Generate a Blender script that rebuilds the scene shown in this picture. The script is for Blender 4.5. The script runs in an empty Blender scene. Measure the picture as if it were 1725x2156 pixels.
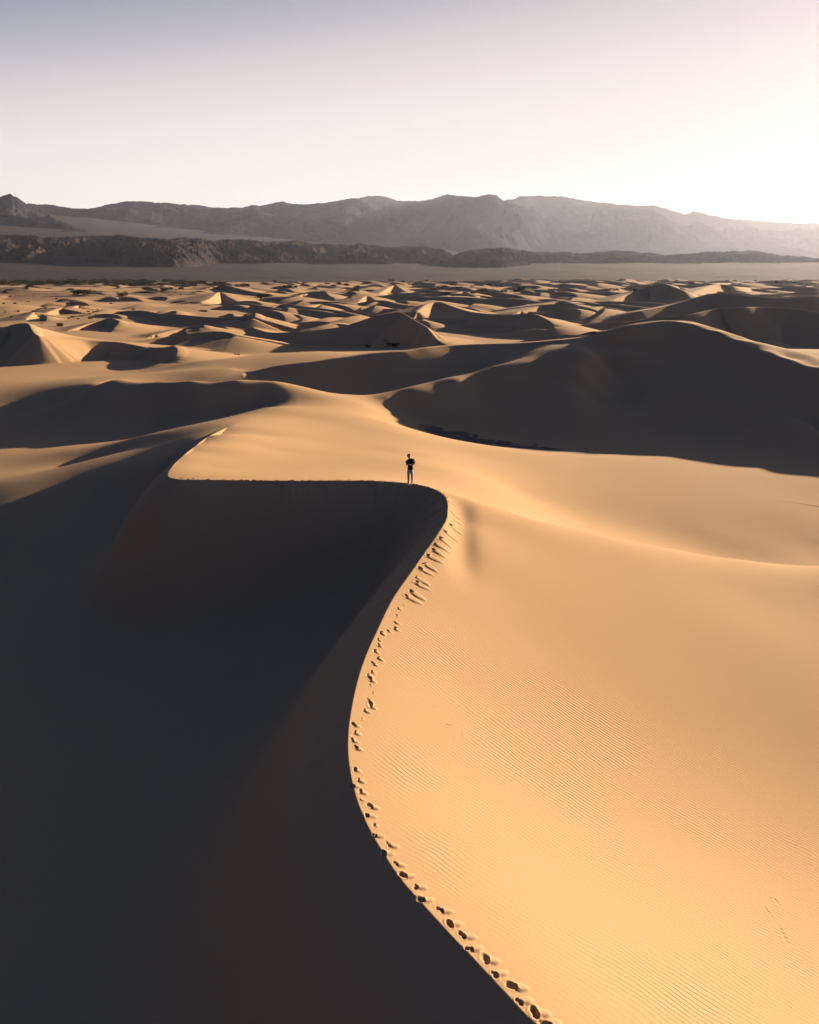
import bpy, bmesh, math, random, os
import numpy as np
from mathutils import Vector

Q = 1.0      # mesh density (1 = full)
rng = np.random.default_rng(7)
random.seed(7)
scene = bpy.context.scene
COL = scene.collection

# ------------------------------------------------------------------ camera
CAMH = 14.0
F, CX, CY, HOR = 1700.0, 862.5, 1078.0, 572.0
PITCH = math.atan((CY - HOR) / F)
cp, sp = math.cos(PITCH), math.sin(PITCH)
cam_d = bpy.data.cameras.new('camera'); cam = bpy.data.objects.new('camera', cam_d)
COL.objects.link(cam); scene.camera = cam
cam.location = (0, 0, CAMH); cam.rotation_euler = (math.pi/2 - PITCH, 0, 0)
cam_d.sensor_fit = 'HORIZONTAL'; cam_d.sensor_width = 36; cam_d.lens = 36*F/1725
cam_d.clip_start = 0.1; cam_d.clip_end = 120000

def at(px, py, z):
    """ground point of height z seen in the photo at (px, py) (photo scaled to 1725 wide)"""
    u = (px-CX)/F; v = (CY-py)/F
    dx, dy, dz = u, cp+v*sp, -sp+v*cp
    t = (z-CAMH)/dz
    return (dx*t, dy*t, z)

def tane(py):
    """tangent of the elevation seen at photo row py (per metre of forward distance)"""
    v = (CY-np.asarray(py, float))/F
    return (-sp+v*cp)/(cp+v*sp)
def tanx(px, py):
    v = (CY-np.asarray(py, float))/F
    return (np.asarray(px, float)-CX)/F/(cp+v*sp)
SUN_AZ, SUN_EL = math.radians(46), math.radians(11.0)
SDIR = np.array([math.sin(SUN_AZ)*math.cos(SUN_EL), math.cos(SUN_AZ)*math.cos(SUN_EL), math.sin(SUN_EL)])

# ------------------------------------------------------------------ numeric helpers
def sstep(a, b, x):
    t = np.clip((x-a)/(b-a), 0, 1); return t*t*(3-2*t)
def smax(a, b, k):
    h = np.clip(.5+.5*(a-b)/k, 0, 1); return b+(a-b)*h + k*h*(1-h)
def smin(a, b, k): return -smax(-a, -b, k)

def catmull(P, n=6):
    P = np.asarray(P, float); out = []
    m = len(P)
    for i in range(m-1):
        p0 = P[i-1] if i else 2*P[0]-P[1]
        p1, p2 = P[i], P[i+1]
        p3 = P[i+2] if i+2 < m else 2*P[-1]-P[-2]
        for j in range(n):
            t = j/n
            out.append(.5*((2*p1)+(-p0+p2)*t+(2*p0-5*p1+4*p2-p3)*t*t+(-p0+3*p1-3*p2+p3)*t**3))
    out.append(P[-1]); return np.array(out)

def resample(P, step):
    s_ = np.r_[0, np.cumsum(np.hypot(*np.diff(P[:, :2], axis=0).T))]
    n = max(4, int(s_[-1]/step)); t = np.linspace(0, s_[-1], n+1)
    return np.stack([np.interp(t, s_, P[:, k]) for k in range(P.shape[1])], 1)
def nearest(P, x, y):
    """P (n, 2+k): returns signed distance (left +), interpolated attributes (k)"""
    best = np.full(x.shape, 1e18); side = np.ones(x.shape); attr = np.zeros((P.shape[1]-2,)+x.shape)
    n = len(P)
    for i in range(n-1):
        ax, ay = P[i, 0], P[i, 1]; bx, by = P[i+1, 0], P[i+1, 1]
        ex, ey = bx-ax, by-ay; L2 = ex*ex+ey*ey
        if L2 < 1e-12: continue
        t = ((x-ax)*ex+(y-ay)*ey)/L2
        tc = np.clip(t, 0, 1)
        dx = x-(ax+tc*ex); dy = y-(ay+tc*ey); d2 = dx*dx+dy*dy
        cr = ex*(y-ay)-ey*(x-ax)
        # tie break at joints: prefer the segment where the point projects inside
        pen = np.where((t < 0) & (i > 0) | (t > 1) & (i < n-2), 1e-9, 0)
        m = d2+pen < best
        best = np.where(m, d2+pen, best)
        side = np.where(m, np.sign(cr), side)
        for k in range(attr.shape[0]):
            v = P[i, 2+k]+(P[i+1, 2+k]-P[i, 2+k])*tc
            attr[k] = np.where(m, v, attr[k])
    return np.sqrt(best)*np.where(side == 0, 1, side), attr

def soft_height(P, x, y, prof):
    """smooth blend of the stoss profile measured from every stretch of the crest"""
    num = np.zeros(x.shape); den = np.zeros(x.shape)
    for i in range(len(P)-1):
        ax, ay = P[i, 0], P[i, 1]; ex, ey = P[i+1, 0]-ax, P[i+1, 1]-ay; L2 = ex*ex+ey*ey
        if L2 < 1e-12: continue
        t = np.clip(((x-ax)*ex+(y-ay)*ey)/L2, 0, 1)
        d = np.sqrt((x-ax-t*ex)**2+(y-ay-t*ey)**2)
        w_ = (1/(d+1.6))**2.4*math.sqrt(L2)
        num += w_*(P[i, 2]+(P[i+1, 2]-P[i, 2])*t-prof(d)); den += w_
    return num/den
class Noise:
    def __init__(s, seed, n=256):
        r = np.random.default_rng(seed); s.n = n; s.g = r.standard_normal((n, n))
    def __call__(s, x, y):
        xi = np.floor(x).astype(int); yi = np.floor(y).astype(int)
        fx = x-xi; fy = y-yi
        fx = fx*fx*fx*(fx*(fx*6-15)+10); fy = fy*fy*fy*(fy*(fy*6-15)+10)
        n = s.n; a = xi % n; b = yi % n; c = (a+1) % n; d = (b+1) % n
        g = s.g
        return (g[a, b]*(1-fx)+g[c, b]*fx)*(1-fy)+(g[a, d]*(1-fx)+g[c, d]*fx)*fy
N1, N2, N3, N4 = Noise(1), Noise(2), Noise(3), Noise(4)

def tps_fit(pts, lam=1e-3):
    P = np.asarray(pts, float); n = len(P)
    X = P[:, :2]/50; d2 = ((X[:, None]-X[None])**2).sum(-1)
    K = .5*d2*np.log(d2+1e-12)
    A = np.zeros((n+3, n+3)); A[:n, :n] = K+np.diag(P[:, 3])
    A[:n, n] = 1; A[:n, n+1:] = X; A[n, :n] = 1; A[n+1:, :n] = X.T
    w = np.linalg.solve(A, np.r_[P[:, 2], 0, 0, 0])
    return X, w
def tps_eval(fit, x, y):
    X, w = fit; n = len(X); shp = x.shape
    x = (x/50).ravel(); y = (y/50).ravel()
    out = w[n]+w[n+1]*x+w[n+2]*y
    for i in range(n):
        d2 = (x-X[i, 0])**2+(y-X[i, 1])**2
        out += w[i]*.5*d2*np.log(d2+1e-12)
    return out.reshape(shp)

# ------------------------------------------------------------------ the near dunes
# main crest, from under the camera to beyond the far end of its hook: px, py, z, slip face height
C1 = [(1560,2560,-.6,9),(1330,2360,-.3,9),(1130,2156,0,9),(1066,2092,0,9),(1023,2046,0,9),(989,2009,0,9),(959,1979,0,9),(928,1945,0,9),(895,1909,0,9),(867,1878,0,9),(837,1842,0,9),(806,1793,0,9),(787,1762,0,9),(766,1720,0,9),(748,1670,0,9),(736,1612,0,9),(733,1560,0,9),(739,1500,0,9),(757,1420,0,9),(777,1365,0,9),(792,1333,0,9),(821,1272,0,9),(840,1241,0,9),(865,1206,0,9),(892,1167,0,9),(911,1140,0,9),(931,1111,0,9),(941,1090,0,9),
      (943,1065,0,8),(935,1045,0,8),(915,1030,.05,8),(890,1022,.1,8),(862,1018,.1,8),(820,1014,.15,8),(760,1012,.2,8),
      (640,1012,.3,8),(500,1011,.4,7),(400,1010,.5,7),(365,1008,.5,6.5),(353,1000,.5,6),(360,985,.35,5.5),(385,960,0,5),
      (410,940,-.4,4),(440,918,-1.2,3.2),(480,898,-2.2,2.4),(520,884,-3.0,1.6),(570,874,-3.6,.8),(620,868,-3.8,.1),(660,866,-4.1,-1)]
def crest(lst, n=5):
    W = [at(a, b, c)[:2]+(c, h) for a, b, c, h in lst]
    return catmull(W, n)
C1W = crest(C1, 4)

C1R = resample(C1W, 1.2)
# control points of the smooth base surface
ctl = []
LAM = [2e-4]
def c(px, py, z): ctl.append(at(px, py, z)+(LAM[0],))
def w(x, y, z): ctl.append((x, y, z, LAM[0]))
for q in C1W[::4]: w(q[0], q[1], q[2])
LAM[0] = 2e-3
# slope right of the crest
for Y_, row in ((47, [(4,-.75),(8,-1.8),(13,-3.2),(20,-5.0),(28,-6.5)]), (40, [(3,-.85),(7,-2.1),(12,-3.6),(20,-5.5),(28,-6.9)]), (34, [(2,-1.0),(6,-2.5),(12,-4.3),(20,-6.1),(26,-7.1)]),
                (28, [(2,-1.5),(6,-3.0),(12,-4.9),(18,-6.3),(24,-7.2)]), (22, [(2,-1.5),(6,-3.0),(12,-4.9),(18,-6.3)]), (17, [(4,-1.5),(8,-2.9),(13,-4.5)]),
                (12.5, [(6,-1.3),(10,-2.7),(15,-4.2)]), (8, [(9,-1.3),(14,-3.0)])):
    for X_, z_ in row: w(X_, Y_, z_)
LAM[0] = 2e-4
# the spur that leaves the crest to the right
SPUR = [(950,1043,-.1),(1000,1058,-.5),(1100,1087,-1.5),(1250,1122,-3.0),(1400,1153,-4.4),(1560,1178,-5.6),(1725,1192,-6.6),(1900,1200,-7.3),(2100,1205,-7.8)]
for q in SPUR:
    c(*q); p_ = at(*q); k_ = 1
    w(p_[0]+1.5, p_[1]+4, p_[2]-1.35); w(p_[0]+3, p_[1]+8, max(p_[2]-2.6, -8.5))
LAM[0] = 2e-3
# beyond the spur: lit floor up to the shaded big dune
for q in [(1000,1000,-4.0),(1100,1040,-5.9),(1300,1080,-7.6),(1500,1110,-8.3),(1725,1140,-8.8),(900,980,-2.6),(1100,990,-6.4),(1350,1020,-8.0),(1600,1050,-8.8),(1725,1060,-9.1),
          (1900,1100,-9.0),(870,950,-3.8),(1000,960,-5.8),(1250,975,-7.8),(1450,985,-8.6),(1725,1000,-9.1)]: c(*q)
LAM[0] = 3e-4
for q in [(840,912,-5.0),(900,925,-5.6),(1000,943,-6.4),(1100,954,-7.1),(1250,961,-8.1),(1400,962,-8.8),(1560,958,-9.1),(1725,968,-9.2)]: c(*q)
# plateau behind the hook
LAM[0] = 3e-3
for q in [(450,985,-.25),(560,985,-.8),(680,985,-1.3),(790,985,-1.8),(430,955,-.6),(560,945,-1.7),(690,945,-2.7),(800,950,-3.5),
          (540,915,-2.4),(640,905,-3.4),(760,905,-4.6),(640,880,-4.1),(740,875,-4.9),(800,885,-5.5),(680,850,-4.4),(760,850,-5.2),(785,838,-5.4),(640,840,-4.1)]: c(*q)
LAM[0] = 2e-4
# ridge R0 on the left
for q in [(-120,836,-6.9),(0,824,-6.2),(100,817,-5.4),(195,808,-4.0),(275,804,-3.0),(340,803,-2.2),(403,804,-1.9),(500,804,-1.9),(579,807,-2.2),(639,815,-3.0),(705,829,-4.3),(745,831,-4.9)]: c(*q)
# shaded hollow and ground left of it
for q in [(540,845,-4.4),(470,860,-5.2),(330,880,-6.4),(180,900,-7.2),(0,900,-7.4),(-120,905,-7.4),(560,858,-3.8),(480,880,-3.7),(300,830,-5.2),(450,825,-4.2),(120,850,-6.3),
          (0,950,-7.8),(150,950,-7.2),(300,920,-5.1),(400,895,-4.4),(300,945,-4.6),(200,965,-5.8),(0,985,-8.0),(200,970,-6.8),(-120,980,-8.2),
          (383,946,-2.6),(336,957,-3.6),(235,983,-4.9),(117,1003,-5.8),(0,1020,-6.5),(-120,1036,-7.6),
          (235,1004,-5.25),(117,1048,-6.5),(0,1093,-7.3),(-120,1150,-8.8)]: c(*q)
# big shaded dune: foot, ridge R2, valley, ridge R1
for q in [(900,905,-8.6),(1000,925,-9.3),(1100,935,-9.5),(1200,945,-9.4),(870,880,-7.8),(840,860,-6.8),(1000,895,-8.5),(1150,905,-8.7),(1350,910,-8.7),(1550,910,-8.6),(1725,915,-8.5),
          (780,832,-5.2),(824,824,-4.9),(880,809,-4.1),(920,798,-3.6),(998,781,-2.7),(1062,771,-1.75),(1120,762,-1.1),(1180,749,-.2),(1245,735,.9),(1300,722,1.4),
          (1000,820,-4.9)]: c(*q)
for q in [(1180,749,-.2),(1245,735,.9),(1300,722,1.4)]:
    p_ = at(*q)
    for dd_, dz_ in ((7, 3.2), (14, 5.8), (21, 7.8)): w(p_[0]-.35*dd_, p_[1]-.93*dd_, max(p_[2]-dz_, -8.0))
R1 = [(510,784,-4.3),(577,772,-3.4),(641,764,-2.7),(706,755,-2.1),(784,745,-1.4),(842,741,-1.1),(894,733,-.7),(959,727,-.5),(1037,724,-.2),(1127,720,.5),(1205,713,1.2),(1289,699,3.2),
      (1330,687,4.2),(1381,678,4.85),(1415,676,5.0),(1459,683,4.5),(1511,698,3.5),(1563,718,2.2),(1615,740,1.2),(1667,758,.2),(1725,776,-.7),(1850,815,-2.2),(2000,850,-3.2)]
for q in R1:
    c(*q)
    if q[0] < 1440:
        p_ = at(*q); w(p_[0], p_[1]+5, p_[2]-.3); w(p_[0], p_[1]+14, p_[2]-1.6)
    if q[0] >= 1455:
        p_ = at(*q); w(p_[0]+.6, p_[1]+3.2, p_[2]+.12); w(p_[0]-.9, p_[1]-2.2, p_[2]-1.0)
    if q[0] >= 1320:
        p_ = at(*q)
        for dd_, dz_ in ((8, 3.2), (16, 5.8), (25, 8.2)):
            if p_[2]-dz_ > -7.4 and (q[0] > 1440 or dd_ < 10): w(p_[0]-.42*dd_, p_[1]-.9*dd_, p_[2]-dz_)
for q in [(1463,678,4.6),(1511,692,3.75),(1563,709,2.5),(1615,724,1.7),(1667,738,.7),(1725,752,-.1),(1850,780,-1.0)]:
    c(*q); p_ = at(*q); w(p_[0]+2, p_[1]+12, p_[2]-3.5); w(p_[0]+2, p_[1]+28, -7.5)
for q in [(824,824,-4.9),(880,809,-4.1),(920,798,-3.6),(970,788,-3.0)]:
    p_ = at(*q); w(p_[0], p_[1]+6, p_[2]-1.0); w(p_[0]-.5, p_[1]-4, p_[2]-.5)
for q in [(-24,142,-6.6),(-17,144,-7.0),(-9,146,-7.0),(-1,148,-6.7),(5,152,-5.6),(11,155,-4.2),(-24,131,-5.2),(-15,134,-6.2),(-7,140,-6.8)]: w(*q)
# ground behind R1 / R0
for q in [(430,790,-4.4),(490,775,-3.9),(300,785,-7.0),(150,790,-7.6),(0,790,-7.8),(0,770,-8.6),(250,765,-8.2),(420,760,-5.6),(560,745,-5.0),(700,735,-5.2)]: c(*q)
for q in [(60,190,-7),(90,175,-6),(120,160,-7),(-60,205,-9),(-120,190,-9),(0,215,-8),(40,210,-6),(80,130,-7),(90,90,-8),(80,60,-8),(60,30,-9),(40,5,-9),(20,-10,-6),(5,-20,-2),
          (-20,-10,-9),(-60,30,-10),(-70,60,-9),(-90,100,-9),(-110,150,-9),(12,2,-3.5)]: w(*q)
NEAR = tps_fit(ctl, 2e-4)
# ground on the shaded side of the main crest
ctl = []
for q in [(250,1050,-6.3),(120,1150,-8.4),(0,1250,-9.3),(0,1500,-10.0),(0,1800,-10.2),(0,2156,-10.2),(200,1300,-9.2),(300,1500,-9.9),(500,1800,-10),(500,1300,-9.6),(600,1150,-9.0),(400,1150,-8.2),(-200,1300,-10),
          (300,1010,-4.9),(320,990,-4.0),(340,968,-3.3),(383,946,-2.6),(336,957,-3.6),(235,983,-4.9),(117,1003,-5.8),(0,1020,-6.5),(-120,1036,-7.6),
          (235,1004,-5.25),(117,1048,-6.5),(0,1093,-7.3),(-120,1150,-8.8),
          (415,925,-2.2),(450,903,-2.6),(520,872,-3.3),(560,862,-3.6),(540,845,-4.4),(470,860,-4.7),(470,882,-3.7),(400,895,-4.5),(330,880,-5.9),(300,920,-5.1),(360,925,-3.9),(300,945,-4.6),(200,965,-5.8),(180,900,-7.2),(0,900,-7.4),(-120,905,-7.4),
          (0,950,-7.8),(150,950,-7.2),(0,985,-8.0),(200,970,-6.8),(-120,980,-8.2),(600,862,-3.7),(640,863,-3.9),(660,860,-4.1),(640,840,-3.8),
          (450,825,-4.2),(300,830,-5.2),(120,850,-6.3)]: c(*q)
for q in C1W[-16::3]: w(q[0], q[1], q[2])
for q in [(-120,836,-6.9),(0,824,-6.2),(100,817,-5.4),(195,808,-4.0),(275,804,-3.0),(340,803,-2.2),(403,804,-1.9),(500,804,-1.9),(579,807,-2.2),(639,815,-3.0),(705,829,-4.3)]: c(*q)
for q in [(12,-2,-10),(5,-20,-10),(-20,-10,-10),(-60,30,-10),(-70,60,-9),(-90,100,-9),(-110,150,-9),(2,2,-10)]: w(*q)
LEFT = tps_fit(ctl, 2e-4)

R1C = crest([(a, b, c3, (0 if a < 520 else 1.6)) for a, b, c3 in R1], 4)
SPW = crest([(a, b, c3, min(1.3, max(0, (a-960)/160))) for a, b, c3 in SPUR], 4)
# slip faces cut into the base: (polyline, slope, smoothing); lee side on the LEFT of travel direction
CUTS = []

# ------------------------------------------------------------------ mid dunes: crest px,py,z ; lee on the left of the travel direction
MID = [
 # (points, stoss slope, rounding)
 ([(-60,712,-3),(0,693,-1.5),(26,683,-.4),(52,680,.2),(61,684,-.1),(67,695,-1.0),(80,706,-2.0),(130,712,-3.2),(182,716,-4.2),(246,720,-4.9),(298,729,-5.6),(363,733,-6.6)], .12, 11),
 ([(300,732,-6.4),(345,731,-5.4),(364,728,-4.7),(373,735,-4.6),(372,745,-5.0),(365,755,-5.8),(350,766,-6.8)], .12, 6),
 ([(280,724,-7.2),(342,711,-6.0),(394,703,-5.0),(440,698,-4.3),(468,698,-4.1),(488,702,-4.3),(495,706,-4.8),(486,711,-5.5),(460,718,-6.5)], .12, 6),
 ([(330,704,-7.4),(380,691,-6.2),(415,685,-5.4),(429,684,-5.2),(427,688,-5.6),(410,693,-6.4)], .10, 6),
 ([(150,694,-7.6),(195,679,-6.2),(228,670,-5),(244,673,-4.8),(250,678,-5.4),(240,690,-7)], .12, 6),
 ([(235,657,-7.5),(270,654,-5.6),(301,654,-5.0),(337,660,-5.2),(376,662,-4.8),(430,667,-5.2),(473,668,-4.9),(512,665,-4.0),(530,660,-3.2),(537,659,-3.0),(536,666,-3.8),(531,672,-4.8),(515,678,-6.2)], .12, 6),
 ([(532,690,-7.5),(570,700,-6.4),(641,697,-5.2),(706,690,-4.0),(743,681,-2.6),(784,667,-.4),(831,657,1.2),(850,660,.9),(881,678,-1.6),(900,688,-3.0),(906,693,-3.8),(890,699,-5),(873,698,-5.6)], .16, 8),
 ([(870,697,-6.4),(880,700,-5.9),(900,709,-6.2),(917,716,-6.8)], .14, 5),
 ([(880,655,-4),(900,640,-2.0),(922,635,-1.2),(950,644,-2.6),(990,656,-3.6),(1050,662,-3.2),(1100,661,-2.6),(1125,661,-2.3),(1148,671,-3.4),(1163,681,-4.6),(1166,687,-5.4),(1155,694,-6.6)], .13, 8),
 ([(1260,704,-6),(1290,690,-3),(1330,676,-1),(1380,668,0),(1440,664,1.2),(1511,650,2.8),(1560,647,3.4),(1602,646,3.4),(1667,649,3.0),(1725,657,2.2),(1850,670,1)], .2, 10),
 ([(1350,655,-3),(1423,640,-.5),(1498,618,4),(1540,619,4),(1602,625,3.2),(1660,628,3.2),(1725,624,4),(1850,622,4)], .2, 10),
 ([(1290,632,-3),(1340,612,1.5),(1386,597,6.2),(1415,603,4.6),(1450,615,1),(1470,622,-2)], .25, 5),
 ([(1450,620,-3),(1508,599,2.4),(1550,603,.6),(1590,606,-2.2)], .2, 5),
 ([(1500,660,-3),(1525,634,-1),(1536,645,-3.4),(1550,660,-5)], .2, 5),
 ([(440,642,-7.5),(500,637,-5.8),(560,645,-5.6),(600,652,-6),(640,658,-6.6)], .12, 6),
 ([(560,650,-7.4),(600,640,-5.2),(640,645,-5),(700,652,-5.4),(740,660,-6.6)], .12, 6),
 ([(600,650,-7.5),(640,645,-6.2),(675,640,-5.6),(676,643,-6.2),(650,650,-7)], .12, 5),
 ([(740,640,-7),(800,632,-4.2),(840,640,-4.6),(880,644,-5.5)], .14, 5),
 ([(440,606,-6.5),(470,600,-3.5),(520,612,-4.6),(560,618,-6)], .16, 5),
 ([(395,640,-7.5),(440,630,-5.2),(462,615,-4.0),(482,626,-6),(500,635,-7)], .14, 5),
 ([(640,620,-7),(680,612,-4.5),(690,620,-6),(700,626,-7)], .14, 5),
 ([(920,632,-6),(975,614,-2.5),(1000,624,-4.4),(1025,628,-6)], .16, 5),
 ([(1060,632,-7),(1112,622,-4.0),(1130,628,-5.4),(1200,632,-6)], .14, 5),
 ([(1100,655,-6),(1180,634,-2.6),(1230,646,-3.6),(1280,645,-4),(1330,640,-5)], .14, 9),
 ([(60,668,-7.6),(72,657,-6),(71,662,-7)], .12, 6),
 ([(95,660,-7.8),(115,652,-6.6),(136,646,-5.6),(134,650,-6.4)], .12, 6),
 ([(140,652,-7.4),(165,643,-6),(168,647,-7)], .12, 6),
 ([(800,617,-6),(830,601,-2.6),(850,612,-5)], .16, 5),
 ([(750,640,-7),(772,623,-4),(790,632,-6)], .16, 5),
]

def dune_fields():
    out = []
    for pts, m, wd in MID:
        W = np.array([at(*p) for p in pts])[::-1]      # lee towards the viewer
        out.append((resample(catmull(W, 5), max(1.3, W[:, 1].min()*.006)), max(m, .165), wd*.8, .6))
    # the wider dune field: crescents whose slip faces look away from the wind (down-left in the photo)
    r = np.random.default_rng(21)
    n = 0
    while n < 1150:
        R = 260*(2300/260)**r.random()**.8
        az = r.uniform(-48, 48)
        x, y = R*math.sin(math.radians(az)), R*math.cos(math.radians(az))
        if R < 330 and az < 10: continue
        left = 1/(1+math.exp(-(x/R+.12)*9))            # lower dunes towards the left edge
        if r.random() > .35+.65*left: continue
        if R > 1500+700*left: continue
        H = (1.7+2.9*left)*r.uniform(.5, 1.5)*(1+.25*min(1, R/1500))
        if R < 420: H *= .6
        L = H*r.uniform(5, 11)
        ang = math.radians(r.uniform(62, 160))     # crest direction (lee on its left)
        k = 9; P = []
        bow = r.uniform(.1, .55); tw = r.uniform(-.3, .3)
        dx, dy = math.cos(ang), math.sin(ang); nx, ny = -dy, dx
        for i in range(k):
            t = i/(k-1)*2-1
            off = bow*L*(t*t-.3)+tw*L*.4*math.sin(t*3+tw*9)
            P.append((x+dx*t*L+nx*off, y+dy*t*L+ny*off, -9.4+H*(1-abs(t)**2.2*1.15)))
        out.append((catmull(np.array(P), 2), r.uniform(.12, .2), 3+H, .6)); n += 1
    return out
FIELD = dune_fields()

# ------------------------------------------------------------------ footprints
FA = [(1060,15,.6),(1090,95,.8),(1095,142,.8),(1080,205,1),(1030,275,1),(990,338,1),(945,385,1),(930,430,1),(885,482,1),(855,545,1),(820,592,.9),
      (785,660,1),(780,712,.9),(740,782,1),(700,828,.9),(675,897,.5),(628,930,.8),(615,993,.6),(600,1048,1),(600,1103,1),(540,1125,.7),(480,1140,1),
      (455,1200,.8),(460,1245,.9),(425,1300,.9),(460,1358,1),(410,1408,1),(400,1475,.8),(365,1508,.9),(390,1545,1),(385,1592,.5),(410,1660,.4),
      (370,1720,.9),(390,1770,1),(335,1810,1),(315,1885,.4),(245,1935,.9),(255,2000,.9),(230,2070,.9),(262,2130,1)]
FB = [(205,138,.8),(230,205,.9),(190,245,.8),(240,285,.9),(240,340,.6),(310,385,1),(285,450,1),(338,518,.5),(340,590,1),(432,652,1.05),(403,712,1.05),
      (487,785,1),(540,868,1.1),(622,942,1.1),(665,1038,1.1),(790,1105,1.15),(858,1205,1.15),(945,1280,1.15),(995,1378,1.15),(1105,1450,1.2),(1165,1550,1.2),
      (1295,1635,1.2),(1335,1740,1.2),(1445,1815,1.25),(1530,1900,1.2),(1600,2000,1.2),(1720,2080,1.2)]
PRINTS = [(684.3+.2441*a, 1052.8+.2441*b, s) for a, b, s in FA]+[(684.3+.30515*a, 1579.2+.30515*b, s) for a, b, s in FB]
STAMPS = []      # x, y, direction, size, spill
for i, (a, b, s) in enumerate(PRINTS):
    zz_ = -.12
    for _k in range(6):
        x, y, _ = at(a, b, zz_); zz_ = .5*zz_+.5*float(tps_eval(NEAR, np.array([x]), np.array([y]))[0])
    STAMPS.append([x, y, None, s*(1.45 if b < 1270 else .92 if b < 1700 else .82), .95 if b < 1270 else .15 if b < 1700 else .3, 1])
seg = C1W[(C1W[:, 1] > 50) & (C1W[:, 0] < 3)]
acc = 0
for i in range(len(seg)-1):
    L = math.hypot(*(seg[i+1, :2]-seg[i, :2])); s = 0
    while acc < L:
        t = acc/L; p = seg[i, :2]*(1-t)+seg[i+1, :2]*t
        if -16.2 < p[0] < 2.6:
            STAMPS.append([p[0]+rng.uniform(-.1, .1), p[1]+rng.uniform(-.12, .3), None, rng.uniform(.8, 1.35), 0, -1])
        acc += rng.uniform(.33, .62)
    acc -= L

def height_sand(x, y):
    r = np.hypot(x, y)
    z = np.full(x.shape, -9.4)
    z += .9*N1(x/140, y/140)*sstep(150, 300, r)+.35*N2(x/45, y/45)*sstep(180, 320, r)
    # near base
    m = (r < 330)
    if m.any():
        xx, yy = x[m], y[m]
        b = tps_eval(NEAR, xx, yy)
        f = 1-sstep(185, 300, np.hypot(xx, yy))
        f *= sstep(-60, -25, yy)
        z[m] = z[m]*(1-f)+b*f
    # main slip face
    m = (y > -30) & (y < 110) & (x > -110) & (x < 30)
    if m.any():
        xx, yy = x[m], y[m]
        d, (cz, h) = nearest(C1W, xx, yy)
        base = z[m]
        g = tps_eval(LEFT, xx, yy); wl = sstep(-110, -70, xx); g = base*(1-wl)+g*wl
        # the slip face, its corners softened away from the crest
        dd = np.maximum(d, 0)
        sf = soft_height(C1R, xx, yy, lambda q: .62*q)
        ex = cz-.62*dd
        k_ = sstep(.5, 6, dd); lf = ex*(1-k_)+sf*k_
        kk = np.minimum(3.0, .02+dd*.35)
        lf = smax(lf, np.minimum(g, cz+.1*dd), kk)
        bl = np.maximum(sstep(86, 106, yy), sstep(-15, -7, xx)*sstep(62, 72, yy)); lf = lf*(1-bl)+base*bl
        z[m] = np.where((d > 0), lf, base)
    # crisp edge of the spur
    m = (r > 40) & (r < 90) & (y > 30) & (x > 1)
    if m.any():
        d, (cz, A) = nearest(SPW, x[m], y[m])
        dn = np.maximum(d, 0); A_ = np.maximum(A, .02)
        z[m] = z[m]-A_*(1-np.exp(-.38*dn/A_))*np.exp(-dn/12)*(1-sstep(14, 26, dn))*sstep(5, 16, x[m])
    # crisp brink of the big shaded dune
    m = (r > 95) & (r < 230) & (y > 60) & (x > -40)
    if m.any():
        d, (cz, A) = nearest(R1C, x[m], y[m])
        dn = np.maximum(-d, 0); A_ = np.maximum(A, .02)
        z[m] = z[m]-A_*(1-np.exp(-.45*dn/A_))*np.exp(-dn/22)*(1-sstep(12, 30, dn))*sstep(95, 118, r[m])*sstep(-42, -30, x[m])
    # mid and far dunes
    for P, mm, wd, lee in FIELD:
        zt = P[:, 2].max(); hh = zt+9.5
        R = hh/mm*1.15+wd*2+10
        x0, y0 = P[:, 0].min()-R, P[:, 1].min()-R; x1, y1 = P[:, 0].max()+R, P[:, 1].max()+R
        m = (x > x0) & (x < x1) & (y > y0) & (y < y1)
        if not m.any(): continue
        xx, yy = x[m], y[m]
        d, (cz,) = nearest(P, xx, yy)
        if math.hypot(P[0, 0], P[0, 1]) < 480: st = soft_height(P, xx, yy, lambda q: mm*(np.sqrt(q*q+wd*wd)-wd))
        else: st = cz-mm*(np.sqrt(d*d+wd*wd)-wd)
        sp_ = 2*math.hypot(*(P[1, :2]-P[0, :2])); bl = np.clip(np.abs(d)/sp_, 0, 1); st = st*bl+(cz-mm*(np.sqrt(d*d+wd*wd)-wd))*(1-bl)
        le = cz-lee*np.abs(d)
        v = np.where(d > 0, le, st)
        # round off the ends: distance beyond the end counts twice
        z[m] = smax(z[m], v, .5)
    return z

def fan(x, y):
    """gravel plain and alluvial fans beyond the sand"""
    r = np.hypot(x, y); px = CX+F*1.05*np.clip(x/np.maximum(y, .35*r+1), -1.2, 1.2)
    ytab = np.interp(px, [-400,0,200,450,700,900,1200,1725,2200], [462,470,476,494,510,522,537,552,556])
    z9 = tane(ytab)*9500+CAMH
    z4 = 52
    t1 = np.clip((r-2000)/2300, 0, 1); t2 = np.clip((r-4300)/5200, 0, 1.6)
    z = -9.4+(z4+9.4)*t1**1.25
    z = z+(z9-z4)*t2
    z += (N3(x/160, y/160)*1.6+N4(x/60, y/60)*.6)*sstep(1900, 2600, r)
    return z

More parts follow.
